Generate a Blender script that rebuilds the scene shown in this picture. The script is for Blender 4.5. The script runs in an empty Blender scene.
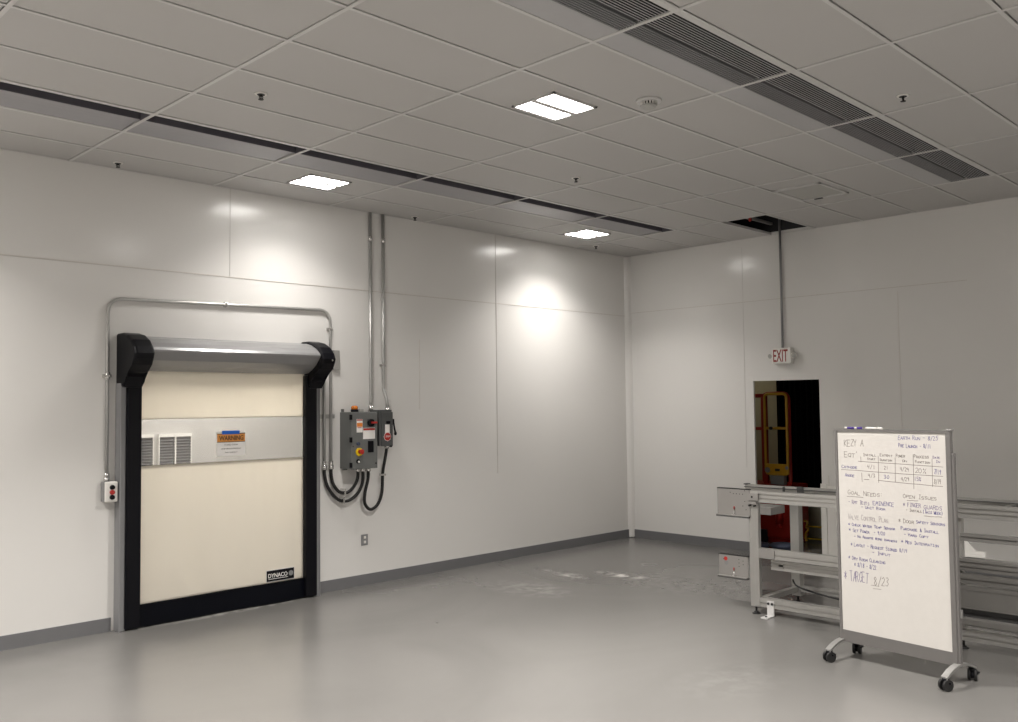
import bpy, bmesh, math, random
from mathutils import Vector, Matrix
random.seed(4)
S = bpy.context.scene
COL = S.collection
PI = math.pi
D = 7.537      # left wall plane (y)
W = 9.790      # back wall plane (x)
H = 3.777      # ceiling height
XB, YB = -4.2, -4.2   # the two walls behind the camera

# ------------------------------------------------------------------ materials
def new_mat(name):
    m = bpy.data.materials.new(name); m.use_nodes = True
    nt = m.node_tree
    return m, nt, nt.nodes['Principled BSDF']

def mat(name, col, rough=0.5, metal=0.0, spec=0.5, noise=0.0, nscale=20, bump=0.0, bscale=60, emit=None, estr=0, stretch=(1, 1, 1), coat=0):
    m, nt, b = new_mat(name)
    b.inputs['Base Color'].default_value = (*col, 1)
    b.inputs['Roughness'].default_value = rough
    b.inputs['Metallic'].default_value = metal
    b.inputs['Specular IOR Level'].default_value = spec
    b.inputs['Coat Weight'].default_value = coat
    tc = nt.nodes.new('ShaderNodeTexCoord'); mp = nt.nodes.new('ShaderNodeMapping')
    mp.inputs['Scale'].default_value = stretch
    nt.links.new(tc.outputs['Object'], mp.inputs['Vector'])
    n = nt.nodes.new('ShaderNodeTexNoise'); n.inputs['Scale'].default_value = nscale; n.inputs['Detail'].default_value = 4
    nt.links.new(mp.outputs['Vector'], n.inputs['Vector'])
    a = noise if noise else 0.03
    mx = nt.nodes.new('ShaderNodeMix'); mx.data_type = 'RGBA'
    mx.inputs[6].default_value = (*[c * (1 - a) for c in col], 1)
    mx.inputs[7].default_value = (*[min(1, c * (1 + a)) for c in col], 1)
    nt.links.new(n.outputs['Fac'], mx.inputs['Factor'])
    nt.links.new(mx.outputs[2], b.inputs['Base Color'])
    if bump:
        n2 = nt.nodes.new('ShaderNodeTexNoise'); n2.inputs['Scale'].default_value = bscale
        nt.links.new(mp.outputs['Vector'], n2.inputs['Vector'])
        bp = nt.nodes.new('ShaderNodeBump'); bp.inputs['Strength'].default_value = bump; bp.inputs['Distance'].default_value = 0.01
        nt.links.new(n2.outputs['Fac'], bp.inputs['Height']); nt.links.new(bp.outputs['Normal'], b.inputs['Normal'])
    if emit:
        b.inputs['Emission Color'].default_value = (*emit, 1); b.inputs['Emission Strength'].default_value = estr
    return m

M = {}
M['wall'] = mat('glossy_wall_panel', (.74, .725, .70), .18, spec=.5, noise=.015, nscale=1.5)
M['walltrim'] = mat('wall_seam_trim', (.70, .665, .62), .16, spec=.7)
M['seam'] = mat('seam_joint', (.58, .56, .53), .3)
M['ceil'] = mat('ceiling_tile', (.50, .487, .472), .6, noise=.03, nscale=1.2)
M['tee'] = mat('ceiling_tee', (.60, .59, .575), .4)
M['plenum'] = mat('plenum_dark', (.035, .035, .037), .9)
M['base'] = mat('cove_base', (.155, .155, .16), .55)
M['alu'] = mat('anodised_aluminium', (.40, .39, .372), .36, metal=.6, noise=.05, nscale=8)
M['aludark'] = mat('aluminium_shadow_slot', (.06, .06, .06), .5, metal=.2)
M['plate'] = mat('sheet_steel_plate', (.28, .268, .255), .35, metal=.3)
M['steel'] = mat('galvanised_steel', (.48, .475, .46), .33, metal=.65, noise=.08, nscale=30)
M['chrome'] = mat('bright_zinc', (.7, .69, .67), .2, metal=.9)
M['greycol'] = mat('grey_steel_column', (.27, .27, .275), .45, metal=.2)
M['hood'] = mat('brushed_aluminium_hood', (.31, .308, .31), .33, metal=.4, noise=.03, nscale=6, stretch=(1, 30, 30))
M['black'] = mat('black_plastic', (.003, .003, .005), .40, spec=.18)
M['blackvinyl'] = mat('black_vinyl', (.004, .005, .010), .30, spec=.3, bump=.4, bscale=5)
M['rubber'] = mat('black_rubber', (.009, .0085, .0085), .6)
M['box'] = mat('grey_enamel_box', (.135, .14, .135), .45)
M['boxdark'] = mat('dark_grey_enamel', (.075, .078, .078), .42)
M['white'] = mat('white_plastic', (.78, .76, .72), .4)
M['paper'] = mat('white_label_paper', (.82, .80, .77), .6)
M['orange'] = mat('orange_label', (.75, .23, .035), .5)
M['dorange'] = mat('warning_orange', (.72, .30, .06), .5)
M['bluetape'] = mat('blue_tape', (.01, .13, .62), .5)
M['red'] = mat('red_plastic', (.42, .02, .015), .4)
M['exitred'] = mat('exit_red', (.28, .02, .012), .5)
M['yellow'] = mat('yellow_plastic', (.75, .52, .01), .4)
M['amber'] = mat('amber_beacon', (.48, .13, .008), .25)
M['dtext'] = mat('dark_print', (.06, .03, .02), .6)
M['board'] = mat('whiteboard_enamel', (.59, .565, .532), .16, spec=.5)
M['lobbywall'] = mat('lobby_wall', (.50, .485, .46), .5)
M['frame'] = mat('grey_board_frame', (.16, .152, .146), .42, metal=.2)
M['foot'] = mat('silver_foot', (.25, .245, .235), .35, metal=.3)
M['inkk'] = mat('black_marker_ink', (.21, .19, .17), .6)
M['inkb'] = mat('blue_marker_ink', (.11, .10, .26), .6)
M['inkp'] = mat('purple_marker_ink', (.17, .14, .25), .6)
M['inkg'] = mat('faded_marker_ink', (.36, .33, .33), .6)
M['mred'] = mat('machine_red', (.32, .012, .006), .4)
M['myellow'] = mat('machine_yellow', (.52, .28, .015), .4)
M['mdark'] = mat('machine_dark', (.015, .015, .018), .5)
M['mgrey'] = mat('machine_grey', (.22, .22, .22), .5)
M['olive'] = mat('dim_room_wall', (.40, .375, .29), .7)
M['navy'] = mat('navy_fabric', (.05, .06, .10), .8, bump=.5, bscale=12)
M['curtain'] = mat('black_curtain', (.0015, .0015, .002), .95, spec=.05)
M['diffdark'] = mat('diffuser_dark', (.10, .095, .11), .5)
M['diffgrey'] = mat('diffuser_grey', (.33, .325, .34), .32)
M['slat'] = mat('grille_slat', (.50, .50, .51), .4)
M['slatback'] = mat('grille_back', (.10, .10, .105), .6)
M['troffer'] = mat('troffer_white', (.56, .55, .54), .4)
M['blank'] = mat('grille_blank_panel', (.43, .425, .43), .35)
M['damper'] = mat('grille_damper_bar', (.20, .20, .205), .4)
M['alushade'] = mat('shaded_aluminium', (.22, .212, .20), .42, metal=.35, noise=.05, nscale=8)  # darker copy of the aluminium: shade on the conveyor's right section put into colour
M['offlens'] = mat('unlit_lens', (.40, .395, .37), .35)
M['lamp'] = mat('lit_lens', (.9, .9, .9), .5, emit=(1.0, .97, .93), estr=18)
M['annexfill'] = mat('annex_fill_lens', (.9, .9, .9), .5, emit=(1.0, .88, .62), estr=5.5)

def wire_glass(name, col, transp, rough=.15):
    m, nt, b = new_mat(name)
    b.inputs['Base Color'].default_value = (*col, 1); b.inputs['Roughness'].default_value = rough
    t = nt.nodes.new('ShaderNodeBsdfTransparent'); mx = nt.nodes.new('ShaderNodeMixShader')
    mx.inputs['Fac'].default_value = transp
    nt.links.new(b.outputs['BSDF'], mx.inputs[1]); nt.links.new(t.outputs['BSDF'], mx.inputs[2])
    nt.links.new(mx.outputs['Shader'], nt.nodes['Material Output'].inputs['Surface'])
    return m
M['clearvinyl'] = wire_glass('clear_vinyl_window', (.64, .62, .59), .66, .6)

def curtain_mat():
    m, nt, b = new_mat('beige_vinyl_curtain')
    b.inputs['Roughness'].default_value = .42
    tc = nt.nodes.new('ShaderNodeTexCoord'); mp = nt.nodes.new('ShaderNodeMapping'); mp.inputs['Scale'].default_value = (1.0, 1, .35)
    n = nt.nodes.new('ShaderNodeTexNoise'); n.inputs['Scale'].default_value = 3.5
    bp = nt.nodes.new('ShaderNodeBump'); bp.inputs['Strength'].default_value = .35; bp.inputs['Distance'].default_value = .03
    nt.links.new(tc.outputs['Object'], mp.inputs[0]); nt.links.new(mp.outputs[0], n.inputs['Vector'])
    nt.links.new(n.outputs['Fac'], bp.inputs['Height']); nt.links.new(bp.outputs['Normal'], b.inputs['Normal'])
    mx = nt.nodes.new('ShaderNodeMix'); mx.data_type = 'RGBA'
    mx.inputs[6].default_value = (.90, .85, .755, 1); mx.inputs[7].default_value = (.92, .87, .78, 1)
    nt.links.new(n.outputs['Fac'], mx.inputs['Factor']); nt.links.new(mx.outputs[2], b.inputs['Base Color'])
    return m
M['beige'] = curtain_mat()

def floor_mat():
    m, nt, b = new_mat('grey_epoxy_floor')
    L = nt.links.new; N = nt.nodes.new
    geo = N('ShaderNodeNewGeometry')
    big = N('ShaderNodeTexNoise'); big.inputs['Scale'].default_value = .55; big.inputs['Detail'].default_value = 5; big.inputs['Distortion'].default_value = .8
    L(geo.outputs['Position'], big.inputs['Vector'])
    mx = N('ShaderNodeMix'); mx.data_type = 'RGBA'
    mx.inputs[6].default_value = (.136, .131, .125, 1); mx.inputs[7].default_value = (.166, .160, .152, 1)
    r = N('ShaderNodeMapRange'); r.inputs['From Min'].default_value = .3; r.inputs['From Max'].default_value = .7
    L(big.outputs['Fac'], r.inputs['Value']); L(r.outputs['Result'], mx.inputs['Factor'])
    # pale scuffs where the coating is rubbed, each its own patch
    prev = mx.outputs[2]
    det = N('ShaderNodeTexNoise'); det.inputs['Scale'].default_value = 9; det.inputs['Detail'].default_value = 3
    L(geo.outputs['Position'], det.inputs['Vector'])
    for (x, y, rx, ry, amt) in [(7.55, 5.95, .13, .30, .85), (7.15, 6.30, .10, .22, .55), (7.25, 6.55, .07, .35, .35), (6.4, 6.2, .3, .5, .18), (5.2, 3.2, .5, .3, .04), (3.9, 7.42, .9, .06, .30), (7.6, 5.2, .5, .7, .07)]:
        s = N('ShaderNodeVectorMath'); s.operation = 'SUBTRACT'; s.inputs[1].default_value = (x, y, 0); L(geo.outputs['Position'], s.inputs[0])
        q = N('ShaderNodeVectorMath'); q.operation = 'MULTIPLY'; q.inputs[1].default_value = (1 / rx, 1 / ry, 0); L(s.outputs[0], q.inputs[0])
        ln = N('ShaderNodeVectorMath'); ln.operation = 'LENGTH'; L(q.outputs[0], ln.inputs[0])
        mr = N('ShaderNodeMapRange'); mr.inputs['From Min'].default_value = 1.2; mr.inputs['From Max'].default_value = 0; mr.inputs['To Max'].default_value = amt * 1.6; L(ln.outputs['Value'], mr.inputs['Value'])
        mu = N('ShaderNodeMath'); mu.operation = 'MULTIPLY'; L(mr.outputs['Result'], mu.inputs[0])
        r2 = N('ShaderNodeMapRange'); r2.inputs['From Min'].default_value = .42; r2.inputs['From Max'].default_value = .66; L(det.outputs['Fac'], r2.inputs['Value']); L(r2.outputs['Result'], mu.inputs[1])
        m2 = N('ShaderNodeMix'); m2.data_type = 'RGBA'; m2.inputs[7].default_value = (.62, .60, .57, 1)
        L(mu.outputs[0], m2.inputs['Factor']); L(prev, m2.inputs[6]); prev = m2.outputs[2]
    # small dark chips
    vo = N('ShaderNodeTexVoronoi'); vo.inputs['Scale'].default_value = 1.7; L(geo.outputs['Position'], vo.inputs['Vector'])
    vr = N('ShaderNodeMapRange'); vr.inputs['From Min'].default_value = .028; vr.inputs['From Max'].default_value = .018; vr.inputs['To Max'].default_value = .8
    L(vo.outputs['Distance'], vr.inputs['Value'])
    m3 = N('ShaderNodeMix'); m3.data_type = 'RGBA'; m3.inputs[7].default_value = (.05, .045, .04, 1)
    L(vr.outputs['Result'], m3.inputs['Factor']); L(prev, m3.inputs[6]); L(m3.outputs[2], b.inputs['Base Color'])
    rr = N('ShaderNodeMapRange'); rr.inputs['To Min'].default_value = .20; rr.inputs['To Max'].default_value = .30
    L(big.outputs['Fac'], rr.inputs['Value']); L(rr.outputs['Result'], b.inputs['Roughness'])
    nb = N('ShaderNodeTexNoise'); nb.inputs['Scale'].default_value = 2.2; L(geo.outputs['Position'], nb.inputs['Vector'])
    bp = N('ShaderNodeBump'); bp.inputs['Strength'].default_value = .03; bp.inputs['Distance'].default_value = .02
    L(nb.outputs['Fac'], bp.inputs['Height']); L(bp.outputs['Normal'], b.inputs['Normal'])
    b.inputs['Specular IOR Level'].default_value = .5
    return m
M['floor'] = floor_mat()

# ------------------------------------------------------------------ mesh helpers
class MB:
    def __init__(s): s.bm = bmesh.new()
    def box(s, x0, x1, y0, y1, z0, z1, bev=0, rot=None, piv=None):
        m = Matrix.Translation(((x0 + x1) / 2, (y0 + y1) / 2, (z0 + z1) / 2)) @ Matrix.Diagonal((abs(x1 - x0), abs(y1 - y0), abs(z1 - z0), 1))
        vs = bmesh.ops.create_cube(s.bm, size=1, matrix=m)['verts']
        if bev:
            es = list({e for v in vs for e in v.link_edges})
            bmesh.ops.bevel(s.bm, geom=es, offset=bev, segments=2, affect='EDGES', profile=.5)
            vs = None
        if rot is not None and vs:
            bmesh.ops.rotate(s.bm, verts=vs, cent=piv, matrix=rot)
        return s
    def poly(s, pts, ext):     # closed outline (list of 3D points) extruded along vector ext
        a = [s.bm.verts.new(p) for p in pts]; e = Vector(ext)
        b = [s.bm.verts.new(Vector(p) + e) for p in pts]
        n = len(pts)
        s.bm.faces.new(a); s.bm.faces.new(b[::-1])
        for i in range(n): s.bm.faces.new((a[i], b[i], b[(i + 1) % n], a[(i + 1) % n])[::-1])
        return s
    def tube(s, path, r, seg=10, caps=True):
        P = [Vector(p) for p in path]; rings = []
        up = None
        for i, p in enumerate(P):
            t = (P[min(i + 1, len(P) - 1)] - P[max(i - 1, 0)]).normalized()
            if up is None:
                up = t.orthogonal().normalized()
            up = (up - t * up.dot(t)); up = up.normalized() if up.length > 1e-6 else t.orthogonal().normalized()
            w = t.cross(up); rr = r[i] if isinstance(r, (list, tuple)) else r
            rings.append([s.bm.verts.new(p + (up * math.cos(2 * PI * k / seg) + w * math.sin(2 * PI * k / seg)) * rr) for k in range(seg)])
        for a, b in zip(rings, rings[1:]):
            for k in range(seg):
                f = s.bm.faces.new((a[k], a[(k + 1) % seg], b[(k + 1) % seg], b[k])); f.smooth = True
        if caps: s.bm.faces.new(rings[0][::-1]); s.bm.faces.new(rings[-1])
        return s
    def cyl(s, a, b, r, r2=None, seg=20): return s.tube([a, b], [r, r if r2 is None else r2], seg)
    def sphere(s, c, r, sc=(1, 1, 1)):
        vs = bmesh.ops.create_uvsphere(s.bm, u_segments=16, v_segments=10, radius=r, matrix=Matrix.Translation(c) @ Matrix.Diagonal((*sc, 1)))['verts']
        for v in vs:
            for f in v.link_faces: f.smooth = True
        return s

def wloc(o):
    v = Vector((0, 0, 0))
    while o is not None: v += o.location; o = o.parent
    return v
def obj(name, mb, m, parent=None, loc=None, rotz=0):
    me = bpy.data.meshes.new(name); bm = mb.bm
    bmesh.ops.recalc_face_normals(bm, faces=bm.faces[:])
    off = wloc(parent) if parent is not None else (Vector(loc) if loc is not None else Vector((0, 0, 0)))
    if parent is None and loc is None:
        vs = [v.co for v in bm.verts]
        mn = Vector([min(v[i] for v in vs) for i in range(3)]); mxx = Vector([max(v[i] for v in vs) for i in range(3)])
        off = Vector(((mn.x + mxx.x) / 2, (mn.y + mxx.y) / 2, mn.z))
    for v in bm.verts: v.co -= off
    bm.to_mesh(me); bm.free()
    for x in (m if isinstance(m, list) else [m]): me.materials.append(x)
    o = bpy.data.objects.new(name, me); COL.objects.link(o)
    if parent is not None: o.parent = parent
    else: o.location = off
    return o
def tag(o, label, cat, group=None, kind=None):
    o['label'] = label; o['category'] = cat
    if group: o['group'] = group
    if kind: o['kind'] = kind
    return o
def thing(name, loc, label, cat, group=None):
    o = bpy.data.objects.new(name, None); COL.objects.link(o); o.location = loc; o.empty_display_size = .1
    return tag(o, label, cat, group)
def struct(name, mb, m):
    o = obj(name, mb, m, loc=(0, 0, 0)); o['kind'] = 'structure'; return o
def dup(root, loc, label):
    r = root.copy(); COL.objects.link(r); r.location = loc; r['label'] = label
    for ch in list(root.children):
        c = ch.copy(); COL.objects.link(c); c.parent = r
        for g in ch.children:
            d = g.copy(); COL.objects.link(d); d.parent = c
    return r
def fillet(pts, r, n=7):
    P = [Vector(p) for p in pts]; out = [P[0]]
    for a, b, c in zip(P, P[1:], P[2:]):
        u = (a - b).normalized(); v = (c - b).normalized(); ang = u.angle(v)
        t = min(r / math.tan(ang / 2), (a - b).length * .49, (c - b).length * .49)
        p0, p1 = b + u * t, b + v * t
        for i in range(n + 1):
            k = i / n; out.append(p0 * (1 - k) ** 2 + b * 2 * k * (1 - k) + p1 * k ** 2)
    out.append(P[-1]); return out
def smooth(pts, n=6):
    P = [Vector(p) for p in pts]; P = [P[0] * 2 - P[1]] + P + [P[-1] * 2 - P[-2]]; out = []
    for i in range(1, len(P) - 2):
        for k in range(n):
            t = k / n; a, b, c, d = P[i - 1:i + 3]
            out.append(.5 * ((2 * b) + (c - a) * t + (2 * a - 5 * b + 4 * c - d) * t * t + (3 * b - a - 3 * c + d) * t ** 3))
    out.append(P[-2]); return out

def text_mb(s, origin, ux, uz, width, height, ext=.0015, bold=0):
    """printed text: outline letters fitted in width x height on the plane through origin spanned by ux, uz"""
    cu = bpy.data.curves.new('t', 'FONT'); cu.body = s; cu.resolution_u = 3; cu.offset = bold; cu.extrude = .01
    o = bpy.data.objects.new('t', cu); COL.objects.link(o)
    bpy.context.view_layer.update()
    me = bpy.data.meshes.new_from_object(o.evaluated_get(bpy.context.evaluated_depsgraph_get()))
    bpy.data.objects.remove(o)
    xs = [v.co.x for v in me.vertices]; ys = [v.co.y for v in me.vertices]
    x0, x1, y0, y1 = min(xs), max(xs), min(ys), max(ys)
    O, U, Z = Vector(origin), Vector(ux), Vector(uz); Nn = U.cross(Z)
    for v in me.vertices:
        c = v.co.copy(); v.co = O + U * ((c.x - x0) / (x1 - x0) * width) + Z * ((c.y - y0) / (y1 - y0) * height) + Nn * (ext if c.z > 0 else 0)
    mb = MB(); mb.bm.from_mesh(me); bpy.data.meshes.remove(me); return mb

# handwriting: pen strokes on a 4 x 6 grid
G = {'A': ['0,0 2,6 4,0', '.8,2.2 3.2,2.2'], 'B': ['0,0 0,6 2.6,5.6 3,4.4 .2,3.2 3.4,2.4 3.2,.6 0,0'], 'C': ['3.8,5 2,6 .3,4.4 .2,1.6 1.8,0 3.8,.9'],
 'D': ['0,0 0,6 2.4,5.4 3.8,3 2.6,.6 0,0'], 'E': ['3.6,6 0,6 0,0 3.6,0', '0,3.1 2.8,3.1'], 'F': ['3.6,6 0,6 0,0', '0,3.1 2.6,3.1'],
 'G': ['3.7,5.2 2,6 .2,4.2 .3,1.4 2,0 3.7,1 3.7,2.7 2.2,2.7'], 'H': ['0,0 0,6', '3.6,0 3.6,6', '0,3 3.6,3'], 'I': ['.8,6 3.2,6', '2,6 2,0', '.8,0 3.2,0'],
 'J': ['3,6 3,1 1.8,0 .4,.9'], 'K': ['0,0 0,6', '3.4,6 .2,2.8 3.7,0'], 'L': ['0,6 0,0 3.4,0'], 'M': ['0,0 .4,6 2,2.2 3.6,6 4,0'], 'N': ['0,0 0,6 3.6,0 3.6,6'],
 'O': ['2,6 .2,4.4 .1,1.8 1.8,0 3.7,1.6 3.7,4.4 2,6'], 'P': ['0,0 0,6 2.8,5.7 3.4,4.4 2.6,3.1 0,2.8'], 'Q': ['2,6 .2,4.4 .1,1.8 1.8,0 3.7,1.6 3.7,4.4 2,6', '2.4,1.6 4,-.4'],
 'R': ['0,0 0,6 2.8,5.7 3.3,4.4 2.4,3.1 0,2.9', '1.6,3 3.7,0'], 'S': ['3.6,5.2 2,6 .3,4.9 .8,3.5 3.1,2.6 3.6,1.2 2,0 .1,.8'], 'T': ['0,6 4,6', '2,6 2,0'],
 'U': ['0,6 .1,1.4 1.7,0 3.4,1.2 3.6,6'], 'V': ['0,6 2,0 4,6'], 'W': ['0,6 .9,0 2,4 3.1,0 4,6'], 'X': ['0,6 3.8,0', '3.8,6 0,0'], 'Y': ['0,6 2,3 3.8,6', '2,3 1.8,0'], 'Z': ['0,6 3.6,6 0,0 3.8,0'],
 '0': ['2,6 .3,4.4 .2,1.6 1.8,0 3.5,1.6 3.5,4.4 2,6'], '1': ['2,6 2,0'], '2': ['.3,5 1.8,6 3.4,4.8 2.9,3.2 .2,0 3.8,.1'], '3': ['.3,5.6 2.2,6 3.3,4.8 1.6,3.2 3.6,1.8 2.2,0 .2,.6'],
 '4': ['.6,6 .2,3 3.4,2.8', '3,6 2.8,0'], '5': ['3.6,6 .6,6 .4,3.4 2.6,3.6 3.6,1.8 2,0 .2,.5'], '6': ['3,6 .6,3 .4,1 2,0 3.5,1.5 2,3 .5,2'], '7': ['.2,6 3.8,6 1.4,0'],
 '8': ['2,3.2 .5,4.6 2,6 3.4,4.7 .3,1.5 1.9,0 3.7,1.4 2,3.2'], '9': ['3.3,4.4 1.8,6 .3,4.5 1.6,3.1 3.3,4.2 2.8,0'], '-': ['.6,3 3.4,3'], '/': ['.4,-.6 3.4,6.6'],
 '*': ['2,5.4 2,1', '.2,4.4 3.8,2', '.2,2 3.8,4.4'], '%': ['3.8,6 .2,0', '.8,6 .1,5 .9,4.2 1.5,5.2 .8,6', '3.2,1.8 2.5,.8 3.2,0 3.9,.9 3.2,1.8'], ':': ['2,1 2,1.6', '2,4 2,4.6'],
 '(': ['2.6,6.6 1.2,3 2.6,-.6'], ')': ['1.2,6.6 2.6,3 1.2,-.6'], '&': ['3.8,0 .8,4.6 1.8,6 2.6,4.8 .3,1.6 1.4,0 3.6,2.4'], "'": ['2,6.4 1.7,4.8'], ' ': []}
def ribbon(mb, pts, w):
    """a flat pen stroke; pts are world points, w the width, on a plane with normal PEN_N"""
    for a, b in zip(pts, pts[1:]):
        d = (b - a)
        if d.length < 1e-5: continue
        d.normalize(); s = PEN_N.cross(d) * w / 2
        vs = [mb.bm.verts.new(p) for p in (a - s - d * w * .3, b - s + d * w * .3, b + s + d * w * .3, a + s - d * w * .3)]
        mb.bm.faces.new(vs)
def write(mb, s, O, U, Z, width, height, w):
    adv = width / max(1, len(s) - .12); cw = adv * .86
    for i, ch in enumerate(s):
        jx, jz, sk = random.uniform(-.06, .06) * adv, random.uniform(-.07, .07) * height, random.uniform(-.05, .12)
        low = i > 0 and s[i - 1] not in ' (-/' and ch.isalpha() and s not in ('EMINENCE', 'GUARDS', '* TARGET', '* FINGER', 'KEZY A')
        hs = .70 if low else 1
        for st in G.get(ch, []):
            pts = []
            for tk in st.split():
                a, b = map(float, tk.split(','))
                pts.append(O + U * (i * adv + jx + a / 4 * cw + b / 6 * height * sk) + Z * (b / 6 * height * hs + jz))
            ribbon(mb, pts, w)
PEN_N = Vector((-1, 0, 0))
M['lobby'] = mat('lobby_fill_lens', (.9, .9, .9), .5, emit=(1.0, .97, .92), estr=10)
# lamps out of the picture, behind and beside the camera
OFF = [(.77, 6.78), (.77, 3.99), (.77, 1.17), (4.43, 1.17), (-2.6, 3.99), (-2.6, 1.17), (.77, -1.65), (4.43, -1.65), (-2.6, 6.78), (8.06, -1.65)]  # last one added to brighten the back wall
OFFL = ['lit ceiling lamp by the left wall, out of view left', 'lit ceiling lamp left of the camera, second from the left wall', 'lit ceiling lamp just above the camera',
        'lit ceiling lamp right of the camera, in front of the whiteboard', 'lit ceiling lamp near the front wall, second from the left wall', 'lit ceiling lamp near the front wall, third from the left wall',
        'lit ceiling lamp behind the camera', 'lit ceiling lamp behind the camera to the right', 'lit ceiling lamp in the corner of left and front walls', 'added lit lamp brightening the back wall, out of view right']
OFFP = [.5, 1.1, 1.1, .75, 1.1, 1.1, 1.1, .9, .7, 1.2]
LAMPW, SPREAD, PWALL = 36, 122, .17
TXT=[('KEZY A', 0.072, 1.475, 0.145, 0.046, 'k'), ("EQT'", 0.069, 1.399, 0.108, 0.038, 'k'), ('EARTH RUN - 8/25', 0.473, 1.53, 0.271, 0.027, 'b'), ('PRE LAUNCH - 8/11', 0.475, 1.478, 0.221, 0.026, 'b'), ('INSTALL', 0.215, 1.411, 0.096, 0.018, 'k'), ('START', 0.244, 1.385, 0.059, 0.015, 'k'), ('EXTENT', 0.34, 1.413, 0.087, 0.017, 'k'), ('DURATION', 0.339, 1.382, 0.087, 0.015, 'k'), ('POWER', 0.455, 1.412, 0.063, 0.022, 'k'), ('ON', 0.496, 1.383, 0.035, 0.015, 'k'), ('PROCESS', 0.58, 1.412, 0.101, 0.022, 'k'), ('FUNCTION', 0.586, 1.38, 0.1, 0.016, 'k'), ('DATE', 0.707, 1.414, 0.046, 0.016, 'p'), ('IN', 0.726, 1.386, 0.026, 0.016, 'p'), ('CATHODE', 0.047, 1.321, 0.119, 0.021, 'b'), ('4/1', 0.242, 1.326, 0.059, 0.025, 'k'), ('21', 0.367, 1.328, 0.028, 0.023, 'k'), ('4/29', 0.48, 1.322, 0.062, 0.024, 'k'), ('20%', 0.583, 1.315, 0.074, 0.032, 'k'), ('7/19', 0.71, 1.315, 0.046, 0.03, 'b'), ('ANODE', 0.072, 1.263, 0.07, 0.021, 'b'), ('4/3', 0.247, 1.268, 0.052, 0.024, 'k'), ('30', 0.364, 1.266, 0.036, 0.023, 'b'), ('4/29', 0.485, 1.257, 0.055, 0.024, 'k'), ('15%', 0.575, 1.262, 0.047, 0.026, 'p'), ('8/14', 0.708, 1.251, 0.046, 0.03, 'k'), ('GOAL NEEDS:', 0.088, 1.139, 0.265, 0.032, 'k'), ('OPEN ISSUES', 0.495, 1.146, 0.229, 0.027, 'k'), ('- RMT TESTS', 0.09, 1.077, 0.159, 0.027, 'p'), ('EMINENCE', 0.278, 1.082, 0.152, 0.026, 'b'), ('- UNIT ROOM', 0.188, 1.051, 0.177, 0.02, 'b'), ('* FINGER', 0.493, 1.09, 0.123, 0.025, 'p'), ('GUARDS', 0.636, 1.085, 0.119, 0.025, 'p'), ('- INSTALL', 0.513, 1.059, 0.109, 0.018, 'k'), ('(THIS WEEK)', 0.628, 1.056, 0.132, 0.022, 'b'), ('VALVE CONTROL PLAN', 0.086, 0.97, 0.298, 0.037, 'g'), ('* CHECK WATER TEMP SENSOR', 0.085, 0.925, 0.347, 0.019, 'b'), ('* SET POWER  - 9/20', 0.091, 0.884, 0.268, 0.022, 'b'), ('- NO REMOTE WIRE HARNESS', 0.128, 0.847, 0.315, 0.016, 'b'), ('* LAYOUT - REQUEST SIGNED 8/14', 0.099, 0.785, 0.412, 0.024, 'b'), ('- INPUT', 0.26, 0.748, 0.131, 0.022, 'b'), ('* DRY ROOM CLEANING', 0.078, 0.691, 0.276, 0.024, 'b'), ('* 8/18 - 8/22', 0.122, 0.646, 0.165, 0.029, 'b'), ('* TARGET', 0.041, 0.543, 0.183, 0.07, 'p'), ('8/23', 0.268, 0.543, 0.105, 0.057, 'k'), ('* DOOR', 0.455, 0.981, 0.11, 0.029, 'k'), ('SAFETY SENSORS', 0.579, 0.987, 0.192, 0.02, 'b'), ('PURCHASE & INSTALL', 0.474, 0.934, 0.256, 0.021, 'b'), ('- HARD COPY', 0.494, 0.897, 0.163, 0.019, 'b'), ('* MES INTEGRATION', 0.471, 0.848, 0.256, 0.021, 'b')]
LNS=[(0.176, 1.373, 0.771, 1.363), (0.043, 1.31, 0.769, 1.301), (0.217, 1.251, 0.254, 1.252), (0.32, 1.25, 0.766, 1.236), (0.196, 1.404, 0.197, 1.369), (0.326, 1.416, 0.324, 1.237), (0.448, 1.407, 0.444, 1.248), (0.574, 1.432, 0.572, 1.21), (0.701, 1.411, 0.698, 1.231), (0.083, 1.125, 0.205, 1.127), (0.522, 1.13, 0.597, 1.134), (0.635, 1.038, 0.753, 1.042), (0.245, 0.536, 0.304, 0.535), (0.26, 0.515, 0.318, 0.517), (0.2, 1.294, 0.201, 1.233)]

# ------------------------------------------------------------------ grid of the ceiling
XL = [2.567 + 1.22 * k for k in range(-5, 6)]           # tee lines across the room
YL = [7.037, 6.481, 5.938] + [5.938 - .5634 * k for k in range(1, 19)]
YL = [y for y in YL if y > YB + .1]
HOLE = (8.667, 4.811)

# ------------------------------------------------------------------ room shell
struct('floor', MB().box(XB - .1, 11.6, YB - .1, 9.2, -.1, 0), M['floor'])
TOP = H + .62
wl = MB().box(XB - .1, 3.0, D, D + .1, 0, TOP).box(4.77, W + .03, D, D + .1, 0, TOP).box(3.0, 4.77, D, D + .1, 2.12, TOP)
struct('wall_left', wl, M['wall'])
wb = MB().box(W, W + .03, 5.656, D, 0, TOP).box(W, W + .03, YB - .1, 4.82, 0, TOP).box(W, W + .03, 4.82, 5.656, 2.04, TOP)
struct('wall_back', wb, M['wall'])
struct('wall_back_plenum', MB().box(W - .004, W + .001, YB, D, H + .035, TOP), M['plenum'])
struct('wall_right', MB().box(XB, W, YB - .1, YB, 0, TOP), M['wall'])
struct('wall_front', MB().box(XB - .1, XB, YB - .1, D, 0, TOP), M['wall'])
struct('ceiling_deck', MB().box(XB - .1, W + .03, YB - .1, D + .1, TOP, TOP + .05), M['plenum'])

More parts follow.
